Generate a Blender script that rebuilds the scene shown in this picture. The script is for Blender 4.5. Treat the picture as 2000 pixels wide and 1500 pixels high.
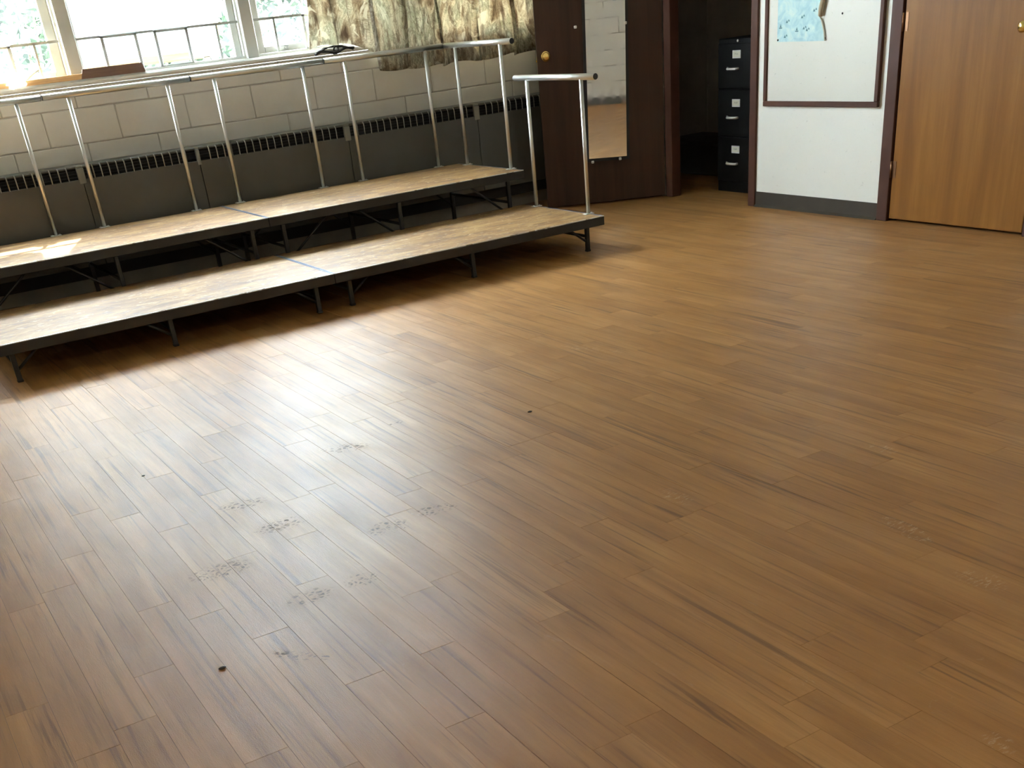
import bpy, bmesh, math, random
from mathutils import Vector, Matrix
random.seed(7)
for o in list(bpy.data.objects):
    bpy.data.objects.remove(o, do_unlink=True)
SC = bpy.context.scene
COL = SC.collection
R = math.radians

# ------------------------------------------------------------------ camera
FPX, YAW, PITCH, ROLL, HCAM = 2085.6, 0.4855, 0.5598, -0.1162, 1.3296
cam_d = bpy.data.cameras.new('camera')
cam = bpy.data.objects.new('camera', cam_d); COL.objects.link(cam)
_f = Vector((math.sin(YAW)*math.cos(PITCH), math.cos(YAW)*math.cos(PITCH), -math.sin(PITCH)))
_r0 = Vector((math.cos(YAW), -math.sin(YAW), 0)); _u0 = _r0.cross(_f)
_r = _r0*math.cos(ROLL) + _u0*math.sin(ROLL); _u = -_r0*math.sin(ROLL) + _u0*math.cos(ROLL)
cam.matrix_world = Matrix(((_r.x, _u.x, -_f.x, 0), (_r.y, _u.y, -_f.y, 0), (_r.z, _u.z, -_f.z, HCAM), (0, 0, 0, 1)))
cam_d.sensor_fit = 'HORIZONTAL'; cam_d.sensor_width = 36.0
cam_d.lens = 36.0*FPX/2000.0
cam_d.shift_y = (1333-750)/2000.0          # the photograph is the upper part of an upright frame
cam_d.clip_start = 0.02; cam_d.clip_end = 200
SC.camera = cam

# ------------------------------------------------------------------ light
SKY = 45.0
world = bpy.data.worlds.new('overcast_sky'); SC.world = world
world.use_nodes = True
bg = world.node_tree.nodes['Background']
bg.inputs['Color'].default_value = (0.85, 0.94, 1.0, 1)
bg.inputs['Strength'].default_value = SKY

sun_d = bpy.data.lights.new('sun', 'SUN'); sun_d.energy = 15; sun_d.angle = R(0.53); sun_d.color = (1.0, 0.86, 0.62)
sun = bpy.data.objects.new('sun', sun_d); COL.objects.link(sun)
sun.rotation_euler = Vector((-0.36, -1.0, -1.58)).to_track_quat('-Z', 'Y').to_euler()

WIN_X = [-1.79, -0.64, 0.51, 1.66, 2.82, 3.97, 5.12]
Z_SILL, Z_HEAD = 1.235, 3.0
Y_WALL = 7.95
for i in range(6):
    pd = bpy.data.lights.new('window_portal', 'AREA'); pd.shape = 'RECTANGLE'
    pd.size = 1.15; pd.size_y = Z_HEAD-Z_SILL; pd.cycles.is_portal = True
    po = bpy.data.objects.new('window_portal', pd); COL.objects.link(po)
    po.location = ((WIN_X[i]+WIN_X[i+1])/2, Y_WALL+0.13, (Z_SILL+Z_HEAD)/2)
    po.rotation_euler = (R(-90), 0, 0)

SC.view_settings.view_transform = 'Standard'; SC.view_settings.look = 'None'
SC.view_settings.gamma = 1.0; SC.view_settings.use_curve_mapping = False
SC.view_settings.exposure = 1.40
cy_ = SC.cycles
cy_.max_bounces = 7; cy_.diffuse_bounces = 4; cy_.glossy_bounces = 3; cy_.transmission_bounces = 4; cy_.transparent_max_bounces = 8
cy_.caustics_refractive = False; cy_.use_light_tree = False
cy_.use_adaptive_sampling = True; cy_.adaptive_threshold = 0.02

# ------------------------------------------------------------------ helpers
class MB:
    def __init__(s): s.bm = bmesh.new()
    def box(s, x0, x1, y0, y1, z0, z1, bev=0.0, rot=None, about=None):
        g = bmesh.ops.create_cube(s.bm, size=1.0)
        vs = g['verts']
        for v in vs:
            v.co = Vector(((x0+x1)/2+v.co.x*(x1-x0), (y0+y1)/2+v.co.y*(y1-y0), (z0+z1)/2+v.co.z*(z1-z0)))
        if bev > 0:
            es = list({e for v in vs for e in v.link_edges})
            r = bmesh.ops.bevel(s.bm, geom=es, offset=bev, segments=1, affect='EDGES', clamp_overlap=True)
            vs = list({v for f in r['faces'] for v in f.verts})
        if rot is not None:
            bmesh.ops.rotate(s.bm, cent=about, matrix=rot, verts=vs)
        return vs
    def tube(s, a, b, r, seg=14, r2=None, cap=True):
        a = Vector(a); b = Vector(b); d = b-a
        q = d.to_track_quat('Z', 'Y').to_matrix()
        r2 = r if r2 is None else r2
        A = [s.bm.verts.new(a+q@Vector((r*math.cos(t), r*math.sin(t), 0))) for t in [2*math.pi*i/seg for i in range(seg)]]
        B = [s.bm.verts.new(b+q@Vector((r2*math.cos(t), r2*math.sin(t), 0))) for t in [2*math.pi*i/seg for i in range(seg)]]
        for i in range(seg):
            f = s.bm.faces.new((A[i], A[(i+1) % seg], B[(i+1) % seg], B[i])); f.smooth = True
        if cap:
            s.bm.faces.new(A[::-1]); s.bm.faces.new(B)
    def path(s, pts, r, seg=8):
        pts = [Vector(p) for p in pts]; rings = []
        for i, p in enumerate(pts):
            d = (pts[min(i+1, len(pts)-1)]-pts[max(i-1, 0)])
            q = d.to_track_quat('Z', 'Y').to_matrix()
            rings.append([s.bm.verts.new(p+q@Vector((r*math.cos(2*math.pi*k/seg), r*math.sin(2*math.pi*k/seg), 0))) for k in range(seg)])
        for A, B in zip(rings, rings[1:]):
            # align ring starts
            off = min(range(seg), key=lambda k: (A[0].co-B[k].co).length)
            for i in range(seg):
                f = s.bm.faces.new((A[i], A[(i+1) % seg], B[(i+1+off) % seg], B[(i+off) % seg])); f.smooth = True
        s.bm.faces.new(rings[0][::-1]); s.bm.faces.new(rings[-1])
    def lathe(s, prof, origin, axis, seg=24):
        o = Vector(origin); q = Vector(axis).to_track_quat('Z', 'Y').to_matrix()
        rings = []
        for r, h in prof:
            rings.append([s.bm.verts.new(o+q@Vector((max(r, 1e-4)*math.cos(2*math.pi*k/seg), max(r, 1e-4)*math.sin(2*math.pi*k/seg), h))) for k in range(seg)])
        for A, B in zip(rings, rings[1:]):
            for i in range(seg):
                f = s.bm.faces.new((A[i], A[(i+1) % seg], B[(i+1) % seg], B[i])); f.smooth = True
        s.bm.faces.new(rings[0][::-1]); s.bm.faces.new(rings[-1])
    def prism(s, pts, y0, y1, conv):
        """extruded outline; conv(u, v, w) -> Vector"""
        A = [s.bm.verts.new(conv(u, v, y0)) for u, v in pts]; B = [s.bm.verts.new(conv(u, v, y1)) for u, v in pts]
        n = len(pts)
        for i in range(n): s.bm.faces.new((A[i], A[(i+1) % n], B[(i+1) % n], B[i]))
        s.bm.faces.new(A[::-1]); s.bm.faces.new(B)
    def grid(s, nu, nv, fn, thick=None):
        V = [[s.bm.verts.new(fn(i/nu, j/nv)) for j in range(nv+1)] for i in range(nu+1)]
        for i in range(nu):
            for j in range(nv):
                f = s.bm.faces.new((V[i][j], V[i+1][j], V[i+1][j+1], V[i][j+1])); f.smooth = True
    def mesh(s, name, mat):
        bmesh.ops.recalc_face_normals(s.bm, faces=s.bm.faces[:])
        me = bpy.data.meshes.new(name); s.bm.to_mesh(me); s.bm.free()
        if mat: me.materials.append(mat)
        return me
    def build(s, name, mat, parent=None, loc=None):
        o = bpy.data.objects.new(name, s.mesh(name, mat)); COL.objects.link(o)
        if parent is not None: o.parent = parent
        if loc: o.location = loc
        return o

def B(name, mat, parent, *a, bev=0.0):
    m = MB(); m.box(*a, bev=bev); return m.build(name, mat, parent)
def empty(name, loc=(0, 0, 0)):
    o = bpy.data.objects.new(name, None); COL.objects.link(o); o.location = loc; o.empty_display_size = 0.05; return o
def tag(o, label, cat, group=None):
    o['label'] = label; o['category'] = cat
    if group: o['group'] = group
    return o
def struct(o, label=None, cat=None):
    o['kind'] = 'structure'
    if label: o['label'] = label
    if cat: o['category'] = cat
    return o
def kids(o): return [c for c in bpy.data.objects if c.parent is o]
def copy_tree(o, parent=None):
    c = o.copy(); COL.objects.link(c)
    if parent is not None: c.parent = parent
    for ch in kids(o): copy_tree(ch, c)
    return c

# ------------------------------------------------------------------ materials
class NT:
    def __init__(s, name):
        s.m = bpy.data.materials.new(name); s.m.use_nodes = True
        s.t = s.m.node_tree; s.b = s.t.nodes['Principled BSDF']; s.out = s.t.nodes['Material Output']
    def n(s, typ, **kw):
        nd = s.t.nodes.new(typ)
        for k, v in kw.items():
            if k.startswith('_'): setattr(nd, k[1:], v)
            else: s.set(nd, k, v)
        return nd
    def set(s, nd, k, v):
        i = nd.inputs[int(k[1:])] if (k[0] == 'i' and k[1:].isdigit()) else nd.inputs[k]
        if isinstance(v, bpy.types.NodeSocket): s.t.links.new(v, i)
        else: i.default_value = v
    def p(s, k, v): s.set(s.b, k, v)
    def math(s, op, a, b=0.0, c=0.0, clamp=False):
        nd = s.t.nodes.new('ShaderNodeMath'); nd.operation = op; nd.use_clamp = clamp
        for i, v in enumerate((a, b, c)):
            if isinstance(v, bpy.types.NodeSocket): s.t.links.new(v, nd.inputs[i])
            else: nd.inputs[i].default_value = v
        return nd.outputs[0]
    def mix(s, f, a, b, blend='MIX'):
        nd = s.t.nodes.new('ShaderNodeMix'); nd.data_type = 'RGBA'; nd.blend_type = blend
        for k, v in ((0, f), (6, a), (7, b)):
            if isinstance(v, bpy.types.NodeSocket): s.t.links.new(v, nd.inputs[k])
            else: nd.inputs[k].default_value = v if k == 0 else (tuple(v)+(1,))[:4]
        return nd.outputs[2]
    def ramp(s, f, stops):
        nd = s.t.nodes.new('ShaderNodeValToRGB'); s.t.links.new(f, nd.inputs[0])
        el = nd.color_ramp.elements
        while len(el) < len(stops): el.new(0.5)
        for e, (pos, c) in zip(el, stops):
            e.position = pos; e.color = ((c, c, c) if isinstance(c, (int, float)) else tuple(c))[:3]+(1,)
        return nd.outputs[0]
    def noise(s, vec, scale, detail=4, rough=0.55, dist=0.0):
        nd = s.n('ShaderNodeTexNoise', Scale=scale, Detail=detail, Roughness=rough, Distortion=dist)
        if vec is not None: s.t.links.new(vec, nd.inputs['Vector'])
        return nd.outputs['Fac']
    def coord(s, kind='Object'):
        if kind == 'World': return s.n('ShaderNodeNewGeometry').outputs['Position']
        return s.n('ShaderNodeTexCoord').outputs[kind]
    def scale(s, vec, sc, loc=(0, 0, 0)):
        nd = s.n('ShaderNodeMapping'); s.t.links.new(vec, nd.inputs['Vector'])
        nd.inputs['Scale'].default_value = sc; nd.inputs['Location'].default_value = loc
        return nd.outputs[0]
    def bump(s, h, strength=0.2, dist=0.01):
        nd = s.n('ShaderNodeBump', Strength=strength, Distance=dist); s.t.links.new(h, nd.inputs['Height'])
        s.p('Normal', nd.outputs[0])

def simple(name, col, rough=0.5, metal=0.0, var=0.12, scale=6.0, bump=0.0, bscale=60.0, stretch=(1, 1, 1), spec=0.5, coord='Object'):
    """plain surface with a soft unevenness of its own colour"""
    t = NT(name); c = t.scale(t.coord(coord), stretch)
    n = t.noise(c, scale, 3, 0.6)
    lo = tuple(x*(1-var) for x in col); hi = tuple(min(1, x*(1+var)) for x in col)
    t.p('Base Color', t.ramp(n, [(0.3, lo), (0.7, hi)]))
    t.p('Roughness', t.ramp(t.noise(c, scale*2.3, 1), [(0.3, max(0, rough-0.06)), (0.7, min(1, rough+0.06))]))
    t.p('Metallic', metal); t.p('Specular IOR Level', spec)
    if bump: t.bump(t.noise(c, bscale, 3), bump, 0.004)
    return t.m

def m_floor(marked):
    t = NT('vinyl_wood_plank_marked' if marked else 'vinyl_wood_plank'); w = t.coord('World')
    oi = t.n('ShaderNodeObjectInfo').outputs['Random']; isl = t.n('ShaderNodeNewGeometry').outputs['Random Per Island']
    rnd = t.math('FRACT', t.math('ADD', oi, isl))
    sx = t.n('ShaderNodeSeparateXYZ'); t.t.links.new(w, sx.inputs[0])
    cmb = t.n('ShaderNodeCombineXYZ')
    t.t.links.new(sx.outputs[0], cmb.inputs[0]); t.t.links.new(sx.outputs[1], cmb.inputs[1])
    t.t.links.new(t.math('MULTIPLY', rnd, 37.0), cmb.inputs[2])
    v = cmb.outputs[0]
    broad = t.noise(t.scale(v, (9, 1.1, 1)), 1.0, 4, 0.55, 0.4)
    grain = t.noise(t.scale(v, (60, 3.2, 1)), 1.0, 4, 0.62, 0.6)
    streak = t.noise(t.scale(v, (46, 1.25, 1), (3.1, 0.7, 0)), 1.0, 6, 0.62, 0.7)
    base = t.ramp(broad, [(0.28, (0.250, 0.112, 0.031)), (0.52, (0.355, 0.172, 0.052)), (0.75, (0.440, 0.232, 0.080))])
    base = t.mix(t.math('MULTIPLY', t.ramp(grain, [(0.42, 0.0), (0.62, 1.0)]), 0.25), base, (0.20, 0.095, 0.034))
    base = t.mix(t.math('MULTIPLY', t.ramp(streak, [(0.55, 0.0), (0.68, 1.0)]), 0.74), base, (0.115, 0.055, 0.022))
    # each plank a little lighter or darker than its neighbour
    base = t.mix(t.math('MULTIPLY', t.math('SUBTRACT', rnd, 0.5), 0.14, clamp=True), base, (0.42, 0.27, 0.155))
    base = t.mix(t.math('MULTIPLY', t.math('SUBTRACT', 0.5, rnd), 0.16, clamp=True), base, (0.165, 0.088, 0.042))
    # pale dry scuffs
    sc = t.noise(t.scale(w, (16, 9, 1)), 1.0, 5, 0.72, 1.4)
    area = t.noise(t.scale(w, (1.3, 1.1, 1)), 1.0, 2, 0.5)
    scuff = t.math('MULTIPLY', t.ramp(sc, [(0.64, 0.0), (0.72, 1.0)]), t.ramp(area, [(0.45, 0.0), (0.62, 1.0)]))
    base = t.mix(t.math('MULTIPLY', scuff, 0.35), base, (0.52, 0.40, 0.29))
    dirt = 0.0
    if marked:
        # dirty shoe prints: (x, y, angle, half length, half width, strength)
        prints = PRINTS
        tot = None; vor = t.n('ShaderNodeTexVoronoi', Scale=50.0); vor.feature = 'DISTANCE_TO_EDGE'
        t.t.links.new(w, vor.inputs['Vector'])
        tread = t.ramp(vor.outputs['Distance'], [(0.10, 0.0), (0.22, 1.0)])
        brk = t.ramp(t.noise(w, 34.0, 3, 0.6), [(0.36, 0.0), (0.48, 1.0)])
        dash = t.ramp(t.noise(t.scale(w, (42, 120, 1)), 1.0, 4, 0.6, 0.4), [(0.40, 0.0), (0.50, 1.0)])
        tread = t.math('MULTIPLY', t.math('MULTIPLY', tread, brk), dash)
        def ell(px, py, an, a, b, st):
            dx = t.math('SUBTRACT', sx.outputs[0], px); dy = t.math('SUBTRACT', sx.outputs[1], py)
            ca, sa = math.cos(an), math.sin(an)
            u = t.math('ADD', t.math('MULTIPLY', dx, ca/a), t.math('MULTIPLY', dy, sa/a))
            q = t.math('ADD', t.math('MULTIPLY', dx, -sa/b), t.math('MULTIPLY', dy, ca/b))
            rr = t.math('ADD', t.math('MULTIPLY', u, u), t.math('MULTIPLY', q, q))
            return t.math('MULTIPLY', t.math('SUBTRACT', 1.0, rr, clamp=True), (4.5 if st > 0.9 else 2.6)*st)
        for q_ in prints:
            msk = ell(*q_); tot = msk if tot is None else t.math('MAXIMUM', tot, msk)
        dry = None
        for q_ in SCUFFS:
            msk = ell(*q_); dry = msk if dry is None else t.math('MAXIMUM', dry, msk)
        flake = t.ramp(t.noise(t.scale(w, (38, 95, 1)), 1.0, 4, 0.72, 0.3), [(0.52, 0.0), (0.66, 1.0)])
        dry = t.math('MULTIPLY', t.math('MINIMUM', dry, 1.0), flake)
        base = t.mix(t.math('MULTIPLY', dry, 0.42), base, (0.62, 0.50, 0.36))
        dirt = t.math('MULTIPLY', t.math('MINIMUM', tot, 1.0), tread)
        base = t.mix(t.math('MULTIPLY', dirt, 0.72), base, (0.10, 0.075, 0.055))
    t.p('Base Color', base)
    rough = t.ramp(t.noise(t.scale(w, (3, 3, 1)), 1.0, 3, 0.65), [(0.3, 0.37), (0.7, 0.45)])
    rough = t.math('ADD', rough, t.math('MULTIPLY', t.math('MAXIMUM', scuff, dirt), 0.35))
    t.p('Roughness', rough); t.p('Specular IOR Level', 0.20)
    fine = t.noise(w, 420.0, 2, 0.6)
    wv = t.noise(t.scale(w, (240, 30, 1)), 1.0, 2, 0.6)
    t.bump(t.math('ADD', fine, t.math('MULTIPLY', wv, 0.5)), 0.5, 0.0012)
    return t.m

def m_deck():
    t = NT('tan_hardboard'); c = t.coord('World')
    n = t.noise(t.scale(c, (3, 9, 9)), 1.0, 6, 0.65, 0.6)
    col = t.ramp(n, [(0.34, (0.135, 0.066, 0.024)), (0.50, (0.25, 0.135, 0.048)), (0.66, (0.35, 0.215, 0.082))])
    d = t.ramp(t.noise(t.scale(c, (11, 19, 30)), 1.0, 7, 0.72, 1.0), [(0.54, 0.0), (0.62, 1.0)])
    col = t.mix(t.math('MULTIPLY', d, 0.7), col, (0.13, 0.085, 0.07))
    l = t.ramp(t.noise(t.scale(c, (15, 26, 30), (5, 2, 1)), 1.0, 7, 0.75, 0.8), [(0.55, 0.0), (0.64, 1.0)])
    col = t.mix(t.math('MULTIPLY', l, 0.6), col, (0.56, 0.42, 0.26))
    t.p('Base Color', col); t.p('Roughness', 0.55); t.p('Specular IOR Level', 0.32)
    t.bump(n, 0.05, 0.004); return t.m

def m_wood(name, cols, axis=(14, 14, 0.9), rough=0.45, spec=0.5):
    t = NT(name); c = t.scale(t.coord('Object'), axis)
    n = t.noise(c, 1.0, 6, 0.6, 0.5); g = t.noise(t.scale(c, (5, 5, 2.2)), 1.0, 4, 0.6)
    col = t.ramp(n, [(0.3, cols[0]), (0.52, cols[1]), (0.74, cols[2])])
    col = t.mix(t.math('MULTIPLY', t.ramp(g, [(0.45, 0.0), (0.65, 1.0)]), 0.25), col, cols[0])
    t.p('Base Color', col); t.p('Roughness', rough); t.p('Specular IOR Level', spec); return t.m

def m_camo():
    t = NT('camouflage_print_cotton'); c = t.coord('Object')
    big = t.noise(t.scale(c, (6.5, 2.5, 3.6)), 1.0, 4, 0.6, 1.6)
    col = t.ramp(big, [(0.33, (0.16, 0.12, 0.085)), (0.43, (0.38, 0.32, 0.235)), (0.52, (0.62, 0.58, 0.47)), (0.60, (0.40, 0.39, 0.30)), (0.70, (0.70, 0.68, 0.58))])
    bark = t.noise(t.scale(c, (30, 6, 4.5)), 1.0, 6, 0.68, 1.3)
    col = t.mix(t.ramp(bark, [(0.51, 0.0), (0.60, 0.6)]), col, (0.13, 0.095, 0.068))
    twig = t.noise(t.scale(c, (13, 4, 9), (3, 0, 7)), 1.0, 6, 0.7, 2.0)
    band = t.ramp(twig, [(0.47, 0.0), (0.50, 0.85), (0.53, 0.0)])
    col = t.mix(t.math('MULTIPLY', band, 0.8), col, (0.14, 0.10, 0.07))
    lf = t.ramp(t.noise(t.scale(c, (11, 3, 8), (4, 1, 2)), 1.0, 3, 0.5, 1.2), [(0.60, 0.0), (0.63, 1.0)])
    col = t.mix(t.math('MULTIPLY', lf, 0.65), col, (0.74, 0.72, 0.62))
    t.p('Base Color', col); t.p('Roughness', 0.9); t.p('Specular IOR Level', 0.1)
    tr = t.n('ShaderNodeBsdfTranslucent'); t.t.links.new(col, tr.inputs['Color'])
    mx = t.n('ShaderNodeMixShader'); mx.inputs[0].default_value = 0.36
    t.t.links.new(t.b.outputs[0], mx.inputs[1]); t.t.links.new(tr.outputs[0], mx.inputs[2])
    t.t.links.new(mx.outputs[0], t.out.inputs['Surface']); return t.m

def m_glass():
    t = NT('window_glass')
    tp = t.n('ShaderNodeBsdfTransparent'); tp.inputs[0].default_value = (0.94, 0.955, 0.95, 1)
    gl = t.n('ShaderNodeBsdfGlossy'); gl.inputs['Roughness'].default_value = 0.02
    n = t.noise(t.scale(t.coord('World'), (3, 3, 3)), 1.0, 5, 0.6)
    df = t.n('ShaderNodeBsdfTranslucent'); df.inputs[0].default_value = (0.85, 0.92, 0.95, 1)
    m1 = t.n('ShaderNodeMixShader'); t.t.links.new(t.ramp(n, [(0.35, 0.0), (0.75, 0.02)]), m1.inputs[0])
    t.t.links.new(tp.outputs[0], m1.inputs[1]); t.t.links.new(df.outputs[0], m1.inputs[2])
    fr = t.n('ShaderNodeLayerWeight', Blend=0.5)
    fc_ = t.math('ADD', t.math('MULTIPLY', t.math('POWER', fr.outputs['Facing'], 5.0), 0.9), 0.04)
    m2 = t.n('ShaderNodeMixShader'); t.t.links.new(fc_, m2.inputs[0])
    t.t.links.new(m1.outputs[0], m2.inputs[1]); t.t.links.new(gl.outputs[0], m2.inputs[2])
    t.t.links.new(m2.outputs[0], t.out.inputs['Surface']); return t.m

def m_milky():
    t = NT('milky_plastic_sheet')
    n = t.noise(t.scale(t.coord('Object'), (3, 3, 3)), 1.0, 3)
    c = t.ramp(n, [(0.3, (0.76, 0.85, 0.93)), (0.7, (0.82, 0.90, 0.97))])
    tr = t.n('ShaderNodeBsdfTranslucent'); t.t.links.new(c, tr.inputs[0])
    t.p('Base Color', c); t.p('Roughness', 0.35)
    m = t.n('ShaderNodeMixShader'); m.inputs[0].default_value = 0.75
    t.t.links.new(t.b.outputs[0], m.inputs[1]); t.t.links.new(tr.outputs[0], m.inputs[2])
    t.t.links.new(m.outputs[0], t.out.inputs['Surface']); return t.m

def m_leaf():
    t = NT('shrub_leaf'); n = t.n('ShaderNodeNewGeometry').outputs['Random Per Island']
    c = t.ramp(n, [(0.0, (0.010, 0.020, 0.014)), (0.6, (0.020, 0.035, 0.022)), (1.0, (0.045, 0.065, 0.04))])
    tr = t.n('ShaderNodeBsdfTranslucent'); t.t.links.new(c, tr.inputs[0])
    t.p('Base Color', c); t.p('Roughness', 0.5)
    m = t.n('ShaderNodeMixShader'); m.inputs[0].default_value = 0.25
    t.t.links.new(t.b.outputs[0], m.inputs[1]); t.t.links.new(tr.outputs[0], m.inputs[2])
    t.t.links.new(m.outputs[0], t.out.inputs['Surface']); return t.m

def m_poster():
    t = NT('faded_map_print'); c = t.coord('Object')
    n = t.noise(t.scale(c, (1, 13, 17)), 1.0, 5, 0.6, 1.0)
    col = t.ramp(n, [(0.32, (0.33, 0.55, 0.62)), (0.50, (0.46, 0.68, 0.70)), (0.68, (0.62, 0.76, 0.72))])
    ln = t.ramp(t.noise(t.scale(c, (1, 60, 70)), 1.0, 5, 0.7, 1.0), [(0.62, 0.0), (0.70, 1.0)])
    col = t.mix(t.math('MULTIPLY', ln, 0.35), col, (0.20, 0.38, 0.45))
    t.p('Base Color', col); t.p('Roughness', 0.55); return t.m

def m_white_marked(name, col, spec=0.4, rough=0.5):
    t = NT(name); c = t.coord('World')
    n = t.noise(t.scale(c, (2, 2, 1.2)), 1.0, 4)
    b = t.ramp(n, [(0.3, tuple(x*0.965 for x in col)), (0.7, col)])
    k = t.ramp(t.noise(t.scale(c, (30, 30, 42)), 1.0, 6, 0.7, 0.8), [(0.635, 0.0), (0.69, 1.0)])
    b = t.mix(t.math('MULTIPLY', k, 0.45), b, tuple(x*0.5 for x in col))
    t.p('Base Color', b); t.p('Roughness', rough); t.p('Specular IOR Level', spec); return t.m

PRINTS = [(1.164, 2.909, -0.112, 0.072, 0.055, 1.0), (0.871, 3.448, -0.197, 0.091, 0.05, 0.6), (0.91, 3.18, -0.023, 0.101, 0.055, 0.6), (0.639, 2.984, -0.162, 0.107, 0.06, 0.7), (0.786, 2.634, -0.014, 0.079, 0.05, 0.6), (1.364, 3.7, -0.502, 0.1, 0.05, 0.6), (1.341, 2.928, -0.158, 0.08, 0.045, 0.6), (0.634, 2.344, -0.847, 0.105, 0.02, 1.0), (0.942, 2.629, 0.258, 0.054, 0.05, 0.7), (1.632, 3.816, 0.083, 0.035, 0.02, 0.8)]
SCUFFS = [(2.26, 1.836, -1.754, 0.107, 0.035, 1.0), (2.162, 1.516, -1.549, 0.078, 0.05, 0.5), (2.678, 2.303, -1.598, 0.063, 0.03, 0.8), (2.74, 4.049, -1.208, 0.185, 0.03, 0.9), (1.952, 2.47, -1.627, 0.093, 0.04, 0.5), (1.63, 1.046, -1.884, 0.043, 0.03, 0.7)]
MF = m_floor(False); MFM = m_floor(True)
M_DECK = m_deck()
M_BLACK = simple('black_painted_steel', (0.018, 0.017, 0.016), 0.42, 0.0, 0.25)
def m_metal(name, col, rough):
    t = NT(name); n = t.noise(t.scale(t.coord('Object'), (2, 2, 2)), 1.0, 2)
    t.p('Base Color', t.ramp(n, [(0.3, tuple(x*0.96 for x in col)), (0.7, col)])); t.p('Metallic', 1.0); t.p('Roughness', rough); return t.m
M_CHROME = m_metal('brushed_aluminium_tube', (0.70, 0.70, 0.67), 0.38)
M_LIP = simple('bright_edge_strip', (0.62, 0.64, 0.66), 0.3, 1.0, 0.1)
M_RUBBER = simple('black_rubber', (0.012, 0.012, 0.012), 0.6)
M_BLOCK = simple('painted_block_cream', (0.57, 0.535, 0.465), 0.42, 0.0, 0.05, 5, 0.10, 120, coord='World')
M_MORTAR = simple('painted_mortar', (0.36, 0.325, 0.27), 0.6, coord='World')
M_HEATER = simple('grey_brown_enamel', (0.075, 0.070, 0.058), 0.38, 0.0, 0.10, 4)
M_HEATIN = simple('heater_inside_dark', (0.020, 0.019, 0.018), 0.7)
M_HJOINT = simple('worn_grey_enamel', (0.20, 0.19, 0.165), 0.45)
M_HFIN = simple('heater_slat_enamel', (0.24, 0.23, 0.20), 0.4)
M_WHITE = m_white_marked('white_wall_paint', (0.80, 0.80, 0.74))
M_BOARD = m_white_marked('whiteboard_surface', (0.72, 0.715, 0.65), 0.4, 0.4)
M_CEIL = simple('ceiling_white', (0.80, 0.80, 0.77), 0.8, var=0.03)
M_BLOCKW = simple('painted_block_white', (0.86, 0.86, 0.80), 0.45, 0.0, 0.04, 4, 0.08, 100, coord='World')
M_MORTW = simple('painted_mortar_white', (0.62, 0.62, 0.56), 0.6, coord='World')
M_TRIM = simple('reddish_brown_trim', (0.075, 0.030, 0.019), 0.5, 0.0, 0.12, spec=0.2)
M_BASE = simple('dark_vinyl_base', (0.050, 0.040, 0.030), 0.5, 0.0, 0.08, spec=0.2)
M_DARKDOOR = m_wood('dark_stained_door', ((0.030, 0.012, 0.006), (0.048, 0.019, 0.009), (0.062, 0.026, 0.012)), rough=0.4, spec=0.3)
M_OAK = m_wood('golden_oak_veneer', ((0.175, 0.064, 0.007), (0.230, 0.091, 0.011), (0.275, 0.117, 0.017)), axis=(9, 9, 0.7), rough=0.45, spec=0.22)
M_BRASS = simple('polished_brass', (0.80, 0.58, 0.20), 0.18, 1.0, 0.08, 14)
M_MIRROR = simple('silvered_glass', (0.90, 0.92, 0.90), 0.015, 1.0, 0.0)
M_CABINET = simple('black_file_enamel', (0.0045, 0.0043, 0.0043), 0.42, 0.0, 0.2, spec=0.18)
M_CHR2 = simple('chromed_handle', (0.80, 0.80, 0.78), 0.35, 0.35, 0.05)
M_PAPER = simple('cream_card', (0.80, 0.78, 0.66), 0.7, 0.0, 0.04)
M_INK = simple('ink_black', (0.03, 0.03, 0.035), 0.7)
M_ALU = simple('grey_window_frame', (0.66, 0.655, 0.61), 0.42, 0.15, 0.06)
M_MUNTIN = simple('dull_grey_bar', (0.42, 0.43, 0.40), 0.45, 0.2, 0.08)
M_SILL = simple('pale_sill_paint', (0.66, 0.64, 0.58), 0.4, 0.0, 0.08, 8)
M_GLASS = m_glass(); M_MILKY = m_milky(); M_CAMO = m_camo(); M_LEAF = m_leaf(); M_POSTER = m_poster()
M_PINE = m_wood('raw_pine', ((0.50, 0.27, 0.10), (0.66, 0.40, 0.17), (0.76, 0.52, 0.26)), axis=(1.5, 20, 40), rough=0.6)
M_BROWNB = m_wood('brown_stained_board', ((0.12, 0.058, 0.034), (0.165, 0.085, 0.050), (0.21, 0.11, 0.068)), axis=(2, 20, 30), rough=0.6)
M_SASHWOOD = m_wood('weathered_cream_wood', ((0.55, 0.38, 0.20), (0.70, 0.55, 0.36), (0.80, 0.68, 0.50)), axis=(2, 10, 20), rough=0.6)
def m_tissue():
    t = NT('white_tissue'); c = t.ramp(t.noise(t.coord('Object'), 40.0), [(0.3, (0.86, 0.84, 0.80)), (0.7, (0.93, 0.92, 0.89))])
    t.p('Base Color', c); t.p('Roughness', 0.9); tr = t.n('ShaderNodeBsdfTranslucent'); t.t.links.new(c, tr.inputs[0])
    m = t.n('ShaderNodeMixShader'); m.inputs[0].default_value = 0.5
    t.t.links.new(t.b.outputs[0], m.inputs[1]); t.t.links.new(tr.outputs[0], m.inputs[2]); t.t.links.new(m.outputs[0], t.out.inputs['Surface']); return t.m
M_TISSUE = m_tissue()
M_STRAP = simple('black_webbing', (0.020, 0.020, 0.024), 0.6)
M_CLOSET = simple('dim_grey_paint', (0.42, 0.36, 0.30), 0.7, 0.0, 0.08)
M_BOX = simple('dark_grey_box', (0.030, 0.028, 0.026), 0.6)
M_TAN = simple('curled_paper_back', (0.42, 0.34, 0.22), 0.7)
M_GRASS = simple('lawn', (0.05, 0.075, 0.03), 0.9, 0.0, 0.3, 20)
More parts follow.
